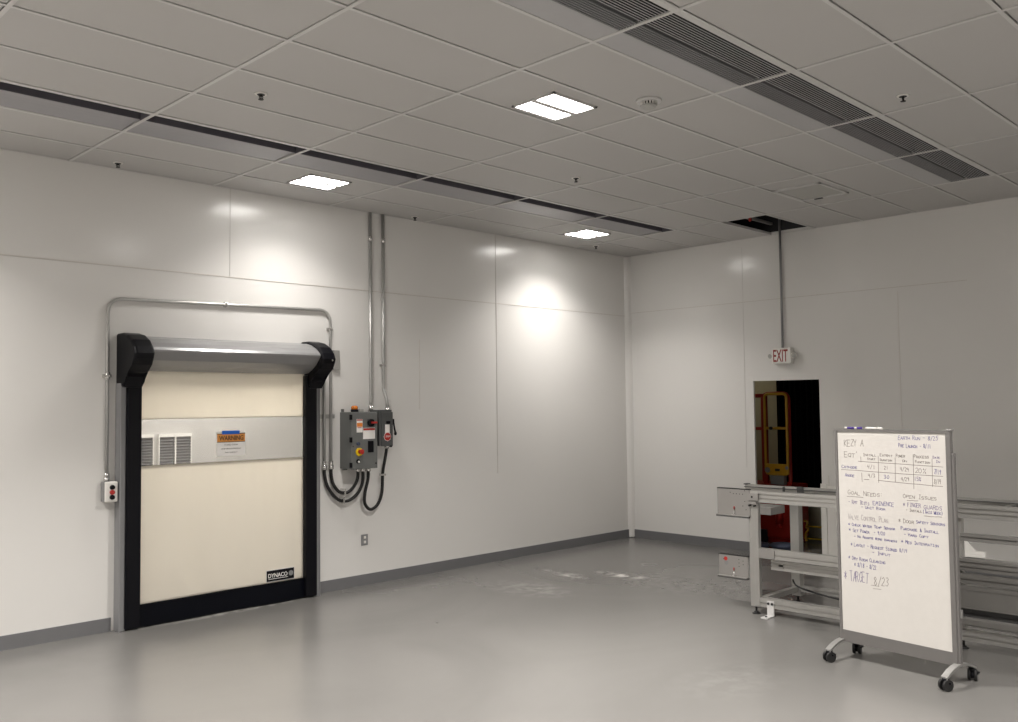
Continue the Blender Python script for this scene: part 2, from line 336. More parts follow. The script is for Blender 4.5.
tiles = MB(); xs = [XB] + XL + [W]; ys = [D] + YL + [YB]
for a, b in zip(xs, xs[1:]):
    for q, p in zip(ys, ys[1:]):     # q larger y
        if abs(p - 5.938) < .01 and a > 1.3 and b < 8.7: continue      # slot row
        if abs(p - 2.558) < .01 and a > 2.5 and b < 8.7: continue      # grille row
        if a > 8.6 and abs(p - HOLE[1]) < .01: continue                # missing tile
        tiles.box(a + (.014 if a > XB else 0), b - (.0165 if b < W else .018), p + (.013 if p > YB else 0), q - (.0188 if q < D else .018), H + .002, H + .016)
struct('ceiling', tiles, M['ceil'])
tee = MB()
for x in XL: tee.box(x - .012, x + .012, YB, D, H - .003, H + .003); tee.box(x - .003, x + .003, YB, D, H + .003, H + .04)
for y in YL: tee.box(XB, W, y - .011, y + .011, H - .0025, H + .0035); tee.box(XB, W, y - .003, y + .003, H + .003, H + .03)
tee.box(XB, W, D - .010, D, H - .001, H + .003).box(W - .010, W, YB, D, H - .001, H + .003)
struct('trim_1', tee, M['tee'])

struct('baseboard_left', MB().box(XB, 2.925, D - .012, D, 0, .108).box(4.84, W - .06, D - .012, D, 0, .108), M['base'])
struct('baseboard_back', MB().box(W - .012, W, 5.665, D - .05, 0, .108).box(W - .012, W, YB, 4.55, 0, .108), M['base'])
# wall panel joints: fine proud battens
j = MB()
j.box(XB, W - .05, D - .0025, D, 2.964, 2.968)
j.box(3.955, 3.960, D - .003, D, 2.97, H).box(7.297, 7.302, D - .003, D, 1.2, H)
j.box(W - .0025, W, 3.2, D - .05, 3.003, 3.007)
j.box(W - .003, W, 5.768, 5.772, 1.0, H - .1)
struct('trim_2', j, M['seam'])
j = MB()
j.box(XB, W - .05, D - .005, D, 2.968, 2.974).box(6.15, 6.154, D - .004, D, 1.75, 2.5).box(7.302, 7.305, D - .005, D, 1.0, H)
j.box(W - .005, W, 3.2, D - .05, 3.007, 3.012).box(W - .004, W, 3.9, 3.904, .11, 2.96).box(W - .004, W, 4.735, 4.740, .05, .95)
struct('trim_3', j, M['walltrim'])
# rounded corner post
cp = MB()
a = [Vector((W, D, .0))]; R = .07
prof = [(W, D), (W, D - R)] + [(W - R * math.sin(t) * .9, D - R * math.cos(t) * .9) for t in [PI / 2 * k / 6 for k in range(1, 6)]] + [(W - R, D)]
cp.poly([(x, y, .012) for x, y in prof], (0, 0, H - .02))
struct('trim_4', cp, M['wall'])

# plenum services seen through the missing tile
t = thing('ceiling_duct', (9.25, 5.1, H + .30), 'dark ceiling duct and strut seen through the gap of the missing ceiling tile', 'duct')
obj('duct', MB().box(8.75, 9.4, 4.2, 6.2, H + .33, H + .5), M['plenum'], t)
obj('strut', MB().box(8.72, 8.76, 4.5, 5.6, H + .10, H + .14).box(8.72, 9.7, 5.30, 5.33, H + .10, H + .13), M['steel'], t)
tag(obj('red_pipe', MB().cyl((9.05, 4.2, H + .18), (9.05, 6.2, H + .18), .02).cyl((9.05, 5.22, H + .18), (9.05, 5.22, H + .05), .018).sphere((9.05, 5.22, H + .06), .02), M['mred']),
    'red pipe fitting inside the dark gap of the missing ceiling tile', 'pipe')

# ------------------------------------------------------------------ slot diffusers (left row)
def bx0(i): return 2.567 + 1.22 * (i - 1)
def slot(i, label):
    x0, x1 = bx0(i) + .013, bx0(i + 1) - .013
    t = thing('linear_slot_diffuser', ((x0 + x1) / 2, 6.21, H), label, 'air diffuser', 'slot diffusers in the left ceiling row')
    h = MB().box(x0, x1, 5.95, 5.968, H - .002, H + .12).box(x0, x1, 6.455, 6.469, H - .002, H + .02)
    obj('edge_strip', h, M['tee'], t)
    c = MB().box(x0, x1, 5.968, 6.14, H + .11, H + .12).box(x0, x1, 6.135, 6.15, H + .006, H + .12).box(x0, x0 + .003, 5.968, 6.14, H, H + .12).box(x1 - .003, x1, 5.968, 6.14, H, H + .12)
    c.box(x0, x1, 6.03, 6.036, H + .02, H + .09)
    obj('slot_cavity', c, M['diffdark'], t)
    pts = [(6.140, .004), (6.18, .009), (6.22, .012), (6.28, .012), (6.35, .009), (6.455, .003)]
    g = MB().poly([(x0, y, H + z) for y, z in pts] + [(x0, y, H + z + .012) for y, z in pts[::-1]], (x1 - x0, 0, 0))
    obj('deflector_panel', g, M['diffgrey'], t)
    return t
wh = ['cut by the left picture edge', 'second from the left picture edge', 'beside the lamp left of the tall conduits', 'in front of the two tall conduits', 'between tall conduits and the corner lamp', 'beside the corner lamp, last of its row']
sproto = slot(0, 'dark recessed ceiling slot diffuser, ' + wh[0])
for i in range(1, 6):
    dup(sproto, sproto.location + Vector((1.22 * i, 0, 0)), 'dark recessed ceiling slot diffuser, ' + wh[i])

# ------------------------------------------------------------------ grille diffusers (right row)
def grille(i, label):
    x0, x1 = bx0(i) + .013, bx0(i + 1) - .013
    t = thing('linear_bar_grille', ((x0 + x1) / 2, 2.84, H), label, 'air grille', 'bar grilles in the right ceiling row')
    obj('blank_panel', MB().box(x0, x1, 2.935, 3.121, H + .002, H + .012), M['blank'], t)
    obj('edge_strip', MB().box(x0, x1, 2.558, 2.596, H - .004, H + .03), M['tee'], t)
    s = MB()
    for k in range(7): y = 2.925 - k * .0185; s.box(x0, x1, y - .005, y + .005, H, H + .005)
    obj('damper_bars', s, M['damper'], t)
    obj('back_plate', MB().box(x0, x1, 2.795, 2.935, H + .018, H + .022), M['slatback'], t)
    s = MB()
    for k in range(9): y = 2.776 - k * .0195; s.box(x0, x1, y - .0024, y + .0024, H, H + .002)
    obj('bars', s, M['slat'], t)
    c = MB().box(x0, x1, 2.596, 2.795, H + .14, H + .15).box(x0, x1, 2.785, 2.795, H + .022, H + .14).box(x0, x1, 2.590, 2.596, H + .03, H + .14)
    c.box(x0, x0 + .003, 2.596, 2.795, H + .006, H + .14).box(x1 - .003, x1, 2.596, 2.795, H + .006, H + .14)
    obj('duct_neck', c, M['mdark'], t)
    return t
wh = ['cut by the top picture edge', 'nearest whole bay, ahead of the smoke detector', 'second whole bay of its row', 'third whole bay, second nearest the back wall', 'last bay, nearest the back wall']
gproto = grille(1, 'black and grey ceiling bar grille, ' + wh[0])
for i in range(1, 5):
    dup(gproto, gproto.location + Vector((1.22 * i, 0, 0)), 'black and grey ceiling bar grille, ' + wh[i])

# ------------------------------------------------------------------ lamps
def lamp(x, y, label, lens='lamp', power=1):
    t = thing('ceiling_light', (x, y, H), label, 'ceiling light', 'lit ceiling lights')
    f = MB()
    f.box(x - .215, x + .215, y - .190, y - .172, H - .010, H + .004).box(x - .215, x + .215, y + .172, y + .190, H - .010, H + .004)
    f.box(x - .215, x - .198, y - .19, y + .19, H - .010, H + .004).box(x + .198, x + .215, y - .19, y + .19, H - .010, H + .004)
    f.box(x - .2, x + .2, y - .024, y + .024, H - .012, H + .004)
    obj('frame', f, M['troffer'], t)
    for a, b in ((-.172, -.024), (.024, .172)):
        obj('lens', MB().box(x - .197, x + .197, y + a, y + b, H - .006, H - .001), M[lens], t)
        ld = bpy.data.lights.new('led_array', 'AREA'); ld.shape = 'RECTANGLE'; ld.size = .36; ld.size_y = .13
        ld.energy = LAMPW * power; ld.color = (1.0, .96, .915); ld.spread = math.radians(SPREAD)
        lo = bpy.data.objects.new('led_array', ld); COL.objects.link(lo); lo.parent = t; lo.location = (0, (a + b) / 2, -.009)
    return t
lp = lamp(4.43, 3.99, 'lit twin lens ceiling lamp, the nearest and largest, beside the smoke detector', power=1.2)
lamp(4.41, 6.78, 'lit twin lens ceiling lamp above the wall left of the two tall conduits', power=PWALL)
lamp(8.06, 6.78, 'lit twin lens ceiling lamp farthest away, near the room corner', power=.28)
for k, (x, y) in enumerate(OFF):
    lamp(x, y, OFFL[k], power=OFFP[k])
t = thing('ceiling_light', (8.03, 3.985, H), 'unlit square ceiling lamp near the missing ceiling tile', 'ceiling light')
f = MB(); x, y = 8.03, 3.985
f.box(x - .30, x + .30, y - .235, y - .205, H - .012, H + .004).box(x - .30, x + .30, y + .205, y + .235, H - .012, H + .004)
f.box(x - .30, x - .26, y - .235, y + .235, H - .012, H + .004).box(x + .26, x + .30, y - .235, y + .235, H - .012, H + .004)
obj('frame', f, M['troffer'], t)
obj('lens', MB().box(x - .26, x + .26, y - .205, y + .205, H - .005, H - .001), M['offlens'], t)
obj('latch', MB().box(x + .27, x + .295, y + .02, y + .10, H - .018, H - .010), M['black'], t)

# ------------------------------------------------------------------ sprinkler heads and smoke detector
def sprinkler(x, y, label):
    t = thing('ceiling_sprinkler', (x, y, H), label, 'sprinkler', 'ceiling sprinklers')
    obj('escutcheon', MB().cyl((x, y, H + .001), (x, y, H - .005), .042, .034), M['white'], t)
    obj('cup', MB().cyl((x, y, H - .0045), (x, y, H - .007), .026, .024), M['rubber'], t)
    obj('body', MB().cyl((x, y, H - .004), (x, y, H - .018), .009, .008).tube(smooth([(x + .010, y, H - .010), (x + .013, y, H - .022), (x + .003, y, H - .034)], 4), .0025, 6).tube(smooth([(x - .010, y, H - .010), (x - .013, y, H - .022), (x - .003, y, H - .034)], 4), .0025, 6).cyl((x, y, H - .018), (x, y, H - .034), .003), M['rubber'], t)
    obj('deflector', MB().cyl((x, y, H - .034), (x, y, H - .037), .017), M['rubber'], t)
    return t
sp = sprinkler(2.887, 5.102, 'small sprinkler head in the ceiling tile above and left of the roll-up door')
for x, y, l in [(2.873, 7.339, 'small sprinkler head by the left wall, above the left end of the roll-up door'), (5.979, 7.383, 'small sprinkler head by the left wall, right of the two tall conduits'), (5.99, 5.153, 'small sprinkler head mid-ceiling between the nearest lamp and the corner lamp'), (5.948, 2.296, 'small sprinkler head right of the bar grille row'), (8.783, 7.241, 'small sprinkler head closest to the room corner')]:
    dup(sp, (x, y, H), l)
x, y = 4.80, 3.49
t = thing('smoke_detector', (x, y, H), 'round white smoke detector on the ceiling beside the nearest lamp', 'smoke detector')
obj('mounting_base', MB().cyl((x, y, H + .001), (x, y, H - .012), .085, .08, 28), M['troffer'], t)
vb = MB()
for k in range(16):
    a = 2 * PI * k / 16; vb.box(x + .05 * math.cos(a) - .004, x + .05 * math.cos(a) + .004, y + .05 * math.sin(a) - .004, y + .05 * math.sin(a) + .004, H - .034, H - .012)
obj('vent_ribs', vb, M['white'], t)
obj('sensor_core', MB().cyl((x, y, H - .010), (x, y, H - .033), .042, .042, 24), M['rubber'], t)
obj('cover', MB().cyl((x, y, H - .033), (x, y, H - .052), .056, .04, 28), M['offlens'], t)

# ------------------------------------------------------------------ roll-up door
t = thing('roll_up_door', (3.885, D - .1, 0), 'closed beige fabric roll-up door with black side seals and a silver hood', 'door')
for a, b in ((2.948, 3.005), (4.775, 4.836)):
    obj('side_column', MB().box(a, b, D - .10, D, 0, 2.0, .006).box((a if a < 3 else b - .008), (a + .008 if a < 3 else b), D - .112, D - .09, 0, 1.98), M['greycol'], t)
for a, b in ((2.995, 3.118), (4.672, 4.795)):
    obj('side_seal', MB().box(a, b, D - .128, D - .055, .012, 2.09, .012), M['black'], t)
hood = [(0, 2.395), (.10, 2.39), (.19, 2.368), (.27, 2.33), (.322, 2.29), (.338, 2.268), (.334, 2.252), (.27, 2.185), (.20, 2.14), (.13, 2.108), (0, 2.095)]
obj('hood', MB().poly([(3.06, D - d, z) for d, z in hood], (1.66, 0, 0)), M['hood'], t)
cap = [(0, 2.412), (.10, 2.412), (.20, 2.392), (.29, 2.348), (.35, 2.29), (.375, 2.235), (.36, 2.195), (.31, 2.145), (.235, 2.09), (.165, 2.05), (.148, 2.02), (.145, 1.965), (0, 1.965)]
for a, b in ((2.955, 3.118), (4.695, 4.848)):
    c = MB().poly([(a, D - d, z) for d, z in cap], (b - a, 0, 0))
    es = [e for e in c.bm.edges if all(abs(v.co.x - e.verts[0].co.x) < 1e-5 for v in e.verts) and not all(v.co.y > D - .001 for v in e.verts)]
    bmesh.ops.bevel(c.bm, geom=es, offset=.022, segments=3, affect='EDGES', profile=.5)
    cc = obj('end_cap', c, M['black'], t)
obj('bolt', MB().cyl((4.80, D - .371, 2.225), (4.80, D - .381, 2.222), .008), M['chrome'], t)
def sheet(x0, x1, z0, z1, y, amp, nx=40, nz=30, seed=0):
    mb = MB(); rnd = random.Random(seed); ph = [rnd.uniform(0, 6.28) for _ in range(6)]
    vs = {}
    for i in range(nx + 1):
        for k in range(nz + 1):
            x = x0 + (x1 - x0) * i / nx; z = z0 + (z1 - z0) * k / nz
            e = min(1, min(x - x0, x1 - x) * 6 + .15)
            dy = amp * e * (math.sin(x * 4.1 + ph[0] + .8 * z) + .6 * math.sin(x * 8.3 - z * 2.2 + ph[1]) + .4 * math.sin(z * 6 + x * 3 + ph[2]))
            vs[i, k] = mb.bm.verts.new((x, y - dy, z))
    for i in range(nx):
        for k in range(nz):
            f = mb.bm.faces.new((vs[i, k], vs[i + 1, k], vs[i + 1, k + 1], vs[i, k + 1])); f.smooth = True
    bmesh.ops.solidify(mb.bm, geom=mb.bm.faces[:], thickness=.003)
    return mb
obj('curtain', sheet(3.09, 4.685, .17, 1.318, D - .072, .0055, seed=2), M['beige'], t)['label'] = 'lower beige vinyl panel of the curtain'
obj('curtain', sheet(3.09, 4.685, 1.70, 2.14, D - .072, .0045, seed=5), M['beige'], t)['label'] = 'upper beige vinyl panel of the curtain'
obj('window_strip', sheet(3.09, 4.685, 1.316, 1.702, D - .073, .002, seed=8), M['clearvinyl'], t)['label'] = 'clear vinyl window strip across the curtain'
bb = sheet(3.0, 4.775, .001, .192, D - .088, .010, 60, 8, seed=3)
bmesh.ops.translate(bb.bm, verts=bb.bm.verts[:], vec=(0, 0, 0))
obj('bottom_skirt', bb, M['blackvinyl'], t)
lg = obj('logo_label', MB().box(4.283, 4.565, D - .090, D - .086, .205, .302), M['black'], t)
obj('logo_border', MB().box(4.277, 4.571, D - .0868, D - .0845, .199, .308), M['paper'], lg)
obj('lettering', text_mb('DYNACO', (4.297, D - .0905, .237), (1, 0, 0), (0, 0, 1), .198, .038, bold=.012), M['paper'], lg)
obj('emblem', MB().cyl((4.532, D - .0915, .256), (4.532, D - .089, .256), .024, .024, 20), M['mgrey'], lg)
obj('retro_strip', MB().box(4.30, 4.50, D - .0915, D - .0895, .224, .228), M['paper'], lg)

y = D - .085
t = thing('warning_sign', (3.925, y, 1.365), 'small orange and white warning sign stuck on the window strip of the roll-up door', 'sign')
obj('sheet', MB().box(3.792, 4.068, y - .0015, y + .0015, 1.365, 1.572), M['paper'], t)
h = obj('header_band', MB().box(3.797, 4.063, y - .003, y - .0014, 1.490, 1.560), M['dorange'], t)
obj('lettering', text_mb('WARNING', (3.815, y - .0035, 1.502), (1, 0, 0), (0, 0, 1), .232, .042, bold=.015), M['dtext'], h)
obj('band_rule', MB().box(3.795, 4.065, y - .0036, y - .0028, 1.558, 1.564).box(3.795, 4.065, y - .0036, y - .0028, 1.486, 1.491), M['dtext'], h)
for s, z, w in (('STAND CLEAR', 1.458, .13), ('DOOR OPENS AUTOMATICALLY', 1.424, .19), ('AND QUICKLY', 1.390, .12)):
    obj('small_print', text_mb(s, (3.93 - w / 2, y - .002, z), (1, 0, 0), (0, 0, 1), w, .011), M['inkk'], t)
obj('masking_tape', MB().box(3.842, 4.010, y - .005, y - .003, 1.556, 1.588), M['bluetape'], t)['label'] = 'strip of blue tape'

# what stands behind the clear strip
VY = D + 1.2
struct('wall_vestibule_back', MB().box(2.4, 5.6, VY, VY + .08, 0, 2.7), M['lobbywall'])
struct('wall_vestibule_left', MB().box(2.4, 2.5, D + .1, VY, 0, 2.7), M['lobbywall'])
struct('wall_vestibule_right', MB().box(5.5, 5.6, D + .1, VY, 0, 2.7), M['lobbywall'])
struct('ceiling_vestibule', MB().box(2.4, 5.6, D + .1, VY + .08, 2.7, 2.75), M['ceil'])
def lv(x0, x1, label, mull=None):
    t = thing('louvered_vent', ((x0 + x1) / 2, VY, .85), label, 'vent')
    f = MB().box(x0 - .010, x0, VY - .03, VY, .80, 1.54).box(x1, x1 + .010, VY - .03, VY, .80, 1.54).box(x0, x1, VY - .03, VY, 1.51, 1.54).box(x0, x1, VY - .03, VY, .80, .83)
    if mull: f.box(mull - .007, mull + .007, VY - .032, VY, .8, 1.54)
    obj('frame', f, M['white'], t)
    s = MB(); z = .85
    while z < 1.5:
        s.box(x0, x1, VY - .026, VY - .004, z, z + .006, rot=Matrix.Rotation(-.6, 3, 'X'), piv=((x0 + x1) / 2, VY - .015, z)); z += .028
    obj('louvers', s, M['slatback'], t)
    obj('backing', MB().box(x0, x1, VY - .004, VY - .001, .83, 1.51), M['diffdark'], t)
lv(3.47, 3.772, 'narrow grey louvered vent seen through the door window strip, leftmost')
lv(3.838, 4.158, 'wider grey louvered vent with centre bar seen through the door window strip', 3.998)
t = thing('ceiling_light', (4.6, D + .6, 2.7), 'added unseen lamp panel lighting the lobby behind the roll-up door', 'ceiling light')  # added out of sight to brighten the lobby and backlight the curtain
obj('frame', MB().box(3.3, 4.9, D + .25, D + .95, 2.685, 2.70), M['troffer'], t)
obj('lens', MB().box(3.32, 4.88, D + .27, D + .93, 2.678, 2.686), M['lobby'], t)

# ------------------------------------------------------------------ conduits round the door
y = D - .022
path = fillet([(2.875, y, 1.235), (2.872, y, 2.695), (5.012, y, 2.735), (5.018, y, 1.215)], .13, 9)
t = thing('electrical_conduit', (2.875, y, 1.235), 'steel conduit bent up and over the roll-up door', 'conduit')
obj('pipe', MB().tube(path, .0145, 12), M['steel'], t)
def clamp(x, z, par, vertical=True, w=.05):
    m = MB()
    if vertical: m.box(x - w / 2, x + w / 2, D - .012, D, z - .012, z + .012).box(x - .019, x + .019, D - .04, D - .003, z - .010, z + .010, .004)
    else: m.box(x - .012, x + .012, D - .012, D, z - w / 2, z + w / 2).box(x - .010, x + .010, D - .04, D - .003, z - .019, z + .019, .004)
    obj('clamp', m, M['chrome'], par)
for x, z in ((2.875, 2.06), (5.014, 2.55)): clamp(x, z, t, True, .07)
clamp(3.905, 2.715, t, False, .045)
obj('coupling', MB().cyl((2.875, y, 2.03), (2.875, y, 2.09), .019), M['chrome'], t)
obj('coupling', MB().cyl((5.018, y, 1.20), (5.018, y, 1.26), .021), M['chrome'], t)
obj('coupling', MB().cyl((2.875, y, 1.24), (2.875, y, 1.275), .020), M['chrome'], t)
t = thing('electrical_conduit', (4.942, y, 1.20), 'steel conduit dropping from behind the door hood, next to the right column', 'conduit')
obj('pipe', MB().tube([(4.942, y, 2.35), (4.942, y, 1.215)], .0145, 12), M['steel'], t)
obj('coupling', MB().cyl((4.942, y, 1.20), (4.942, y, 1.26), .021), M['chrome'], t)
tag(obj('strut_channel', MB().box(4.90, 5.075, D - .008, D, 1.685, 1.705).box(4.90, 5.075, D - .005, D, 1.675, 1.715), M['steel']), 'short horizontal strut clamping two conduits right of the door', 'strut')
tag(obj('wall_plate', MB().box(5.045, 5.118, D - .03, D, 2.15, 2.345, .004), M['steel']), 'small blank steel plate box on the wall at the hood end', 'plate')
t = thing('electrical_conduit', (5.495, y, 1.77), 'left one of the two tall conduits from ceiling to grey control box', 'conduit')
obj('pipe', MB().tube([(5.497, y, H), (5.495, y, 1.84), (5.42, D - .09, 1.775), (5.42, D - .09, 1.735)][:2] + [(5.495, y, 1.74)], .0165, 12), M['steel'], t)
obj('coupling', MB().cyl((5.495, y, 1.735), (5.495, y, 1.80), .024), M['chrome'], t)
obj('coupling', MB().cyl((5.496, y, 3.48), (5.496, y, 3.53), .021), M['chrome'], t)
t = thing('electrical_conduit', (5.66, y, 1.74), 'right one of the two tall conduits from ceiling to the disconnect switch', 'conduit')
obj('pipe', MB().tube(fillet([(5.66, y, H), (5.655, y, 1.97), (5.655, D - .085, 1.84), (5.655, D - .085, 1.735)], .06), .0165, 12), M['steel'], t)
obj('coupling', MB().cyl((5.655, D - .085, 1.735), (5.655, D - .085, 1.775), .024), M['chrome'], t)
obj('coupling', MB().cyl((5.659, y, 3.48), (5.659, y, 3.53), .021), M['chrome'], t)
clamp(5.656, 2.21, t, True, .075)

def flex(path, r, label, base):
    t = thing('flexible_conduit', base, label, 'cable')
    P = smooth(path, 8)
    obj('hose', MB().tube(P, r, 12), M['rubber'], t)
    m = MB()
    for a, b in ((P[0], P[1]), (P[-1], P[-2])):
        d = (b - a).normalized(); m.cyl(a - d * .005, a + d * .035, .026)
    obj('end_fitting', m, M['chrome'], t)
    return t
yb = D - .10
f1 = flex([(4.942, y, 1.215), (4.945, y, 1.12), (4.98, y - .01, 1.00), (5.08, D - .045, .885), (5.19, D - .06, .865), (5.29, D - .08, .93), (5.335, yb, 1.04), (5.34, yb, 1.178)], .016, 'outer looping black flexible conduit from the left rigid conduit to the control box', (5.15, D - .05, .85))
f2 = flex([(5.018, y, 1.215), (5.02, y, 1.12), (5.04, y - .01, 1.03), (5.10, D - .045, .955), (5.18, D - .06, .945), (5.245, D - .08, 1.0), (5.275, yb, 1.08), (5.28, yb, 1.178)], .016, 'inner looping black flexible conduit nearest the control box corner', (5.16, D - .05, .93))
f3 = flex([(5.405, yb, 1.178), (5.400, yb, 1.06), (5.375, D - .085, .93), (5.385, D - .07, .82), (5.46, D - .06, .755), (5.55, D - .06, .80), (5.595, D - .07, .92), (5.60, D - .08, 1.12), (5.625, D - .09, 1.27), (5.640, yb, 1.395)], .016, 'black flexible conduit looping from control box up to the disconnect switch', (5.48, D - .06, .74))
obj('hose_clip', MB().box(5.575, 5.625, D - .10, D - .05, 1.085, 1.105), M['chrome'], f3)
tag(obj('hose_clamp', MB().box(5.125, 5.142, D - .075, D, .84, .905).box(5.14, 5.157, D - .075, D, .92, .985), M['chrome']), 'pair of small steel hose clips at the bottom of the conduit loops', 'clamp')

# ------------------------------------------------------------------ control panel
y = D - .2
t = thing('control_panel_box', (5.285, D - .1, 1.16), 'grey electrical control box with yellow emergency stop on the left wall', 'control box')
obj('enclosure', MB().box(5.135, 5.437, D - .185, D, 1.180, 1.735, .006).box(5.15, 5.18, D - .01, D, 1.735, 1.765).box(5.15, 5.19, D - .05, D - .02, 1.165, 1.18), M['box'], t)
dr = obj('door', MB().box(5.130, 5.442, y - .005, D - .186, 1.177, 1.730, .004), M['box'], t)
for z in (1.195, 1.44, 1.66): obj('hinge', MB().box(5.124, 5.137, y - .012, y + .02, z, z + .05), M['black'], dr)
obj('screw', MB().cyl((5.422, y - .008, 1.225), (5.422, y, 1.225), .008).cyl((5.150, y - .008, 1.40), (5.150, y, 1.40), .005), M['black'], dr)
y -= .005
w = obj('warning_label', MB().box(5.192, 5.262, y - .002, y, 1.535, 1.665), M['paper'], t)
obj('orange_band', MB().box(5.194, 5.260, y - .003, y - .0015, 1.590, 1.628), M['orange'], w)
obj('top_rule', MB().box(5.194, 5.260, y - .003, y - .0015, 1.650, 1.662).box(5.20, 5.25, y - .003, y - .0015, 1.578, 1.584), M['red'], w)
w = obj('instruction_label', MB().box(5.268, 5.412, y - .002, y, 1.468, 1.578), M['paper'], t)
obj('label_header', MB().box(5.270, 5.410, y - .003, y - .0015, 1.553, 1.574), M['red'], w)
k = obj('rotary_switch', MB().cyl((5.352, y, 1.628), (5.352, y - .03, 1.628), .036), M['black'], t)
obj('switch_handle', MB().box(5.345, 5.412, y - .045, y - .028, 1.618, 1.638, .004), M['red'], k)
obj('switch_plate', MB().box(5.318, 5.40, y - .004, y, 1.588, 1.662), M['boxdark'], k)
obj('indicator', MB().cyl((5.205, y, 1.425), (5.205, y - .02, 1.425), .016), M['navy'], t)
e = obj('emergency_stop', MB().cyl((5.218, y, 1.345), (5.218, y - .012, 1.345), .040, .040, 28), M['yellow'], t)
obj('button', MB().cyl((5.222, y - .012, 1.348), (5.222, y - .05, 1.348), .021, .024), M['red'], e)
obj('key_switch', MB().cyl((5.205, y, 1.255), (5.205, y - .012, 1.255), .020), M['black'], t)
obj('key_cap', MB().cyl((5.207, y - .012, 1.250), (5.207, y - .018, 1.250), .010), M['paper'], t)
obj('keypad', MB().box(5.325, 5.392, y - .006, y, 1.335, 1.448, .002), M['black'], t)
bc = obj('beacon', MB().cyl((5.235, D - .11, 1.735), (5.235, D - .11, 1.760), .038), M['black'], t)
obj('beacon_dome', MB().cyl((5.235, D - .11, 1.758), (5.235, D - .11, 1.785), .034).sphere((5.235, D - .11, 1.783), .034, (1, 1, .5)), M['amber'], bc)
obj('horn', MB().box(5.29, 5.335, D - .125, D - .095, 1.735, 1.765, .003), M['offlens'], t)

t = thing('disconnect_switch', (5.56, D - .1, 1.385), 'dark grey safety disconnect switch with round red label, right of the control box', 'switch')
obj('enclosure', MB().box(5.475, 5.635, D - .19, D, 1.392, 1.752, .005), M['boxdark'], t)
y = D - .2
obj('cover', MB().box(5.500, 5.640, y, D - .188, 1.387, 1.730, .004).box(5.505, 5.635, y - .004, y, 1.69, 1.70), M['boxdark'], t)
obj('hasp', MB().box(5.555, 5.600, y - .012, y, 1.612, 1.640, .003), M['black'], t)
lb = obj('label', MB().box(5.540, 5.597, y - .002, y, 1.52, 1.605), M['paper'], t)
st = obj('stop_label', MB().cyl((5.568, y - .002, 1.483), (5.568, y - .0035, 1.483), .046, .046, 8), M['paper'], t)
obj('red_field', MB().cyl((5.568, y - .0035, 1.483), (5.568, y - .005, 1.483), .040, .040, 24), M['red'], st)
obj('lettering', text_mb('STOP', (5.544, y - .0056, 1.476), (1, 0, 0), (0, 0, 1), .05, .018, bold=.01), M['paper'], st)
hn = obj('lever', MB().box(5.641, 5.656, y - .005, y + .05, 1.60, 1.66, .004).tube([(5.648, y, 1.62), (5.650, y - .012, 1.56), (5.655, y - .018, 1.525)], .009, 8), M['black'], t)
obj('grip', MB().sphere((5.655, y - .02, 1.512), .015, (1, 1, 1.3)), M['black'], hn)
obj('latch', MB().box(5.60, 5.625, y - .006, y + .01, 1.376, 1.392), M['black'], t)

# ------------------------------------------------------------------ push-button box and outlet
t = thing('push_button_box', (2.883, D - .06, 1.03), 'small grey three-button control station on the wall left of the door', 'push button')
obj('housing', MB().box(2.835, 2.935, D - .075, D - .004, 1.045, 1.205, .008), M['mgrey'], t)
obj('cover_plate', MB().box(2.838, 2.940, D - .092, D - .074, 1.042, 1.208, .010), M['white'], t)
for z, m in ((1.162, 'black'), (1.122, 'red'), (1.082, 'black')):
    obj('button', MB().cyl((2.894, D - .091, z), (2.894, D - .108, z), .020, .018), M[m], t)
obj('hub', MB().cyl((2.875, D - .022, 1.20), (2.875, D - .022, 1.24), .022), M['chrome'], t)
t = thing('wall_outlet', (5.428, D, .40), 'small double wall outlet low on the left wall below the conduit loops', 'outlet')
obj('plate', MB().box(5.385, 5.468, D - .006, D, .395, .505, .003), M['greycol'], t)
for z in (.475, .428): obj('receptacle', MB().box(5.414, 5.440, D - .012, D - .005, z - .013, z + .013, .003), M['white'], t)

# ------------------------------------------------------------------ exit sign
x = W - .09
t = thing('exit_sign', (W - .05, 5.24, 2.235), 'white EXIT sign with red letters and twin emergency heads above the doorway', 'exit sign')
obj('housing', MB().box(x, W - .01, 5.115, 5.358, 2.235, 2.418, .006).box(W - .03, W, 5.17, 5.31, 2.27, 2.39), M['white'], t)
obj('lettering', text_mb('EXIT', (x - .0006, 5.335, 2.256), (0, -1, 0), (0, 0, 1), .185, .142, bold=.01), M['exitred'], t)
for s, yy in ((1, 5.375), (-1, 5.085)):
    hd = obj('lamp_head', MB().cyl((W - .06, 5.36 if s > 0 else 5.115, 2.33), (W - .06, yy, 2.33), .012).cyl((W - .045, yy, 2.335), (W - .085, yy + s * .006, 2.325), .024, .034), M['white'], t)
    obj('lamp_lens', MB().cyl((W - .085, yy + s * .006, 2.325), (W - .089, yy + s * .007, 2.324), .028), M['offlens'], hd)
t = thing('electrical_conduit', (W - .03, 5.244, 2.41), 'thin vertical conduit running from the EXIT sign up into the ceiling gap', 'conduit')
obj('pipe', MB().tube([(W - .03, 5.244, 2.415), (W - .03, 5.244, H + .3)], .014, 10), M['greycol'], t)

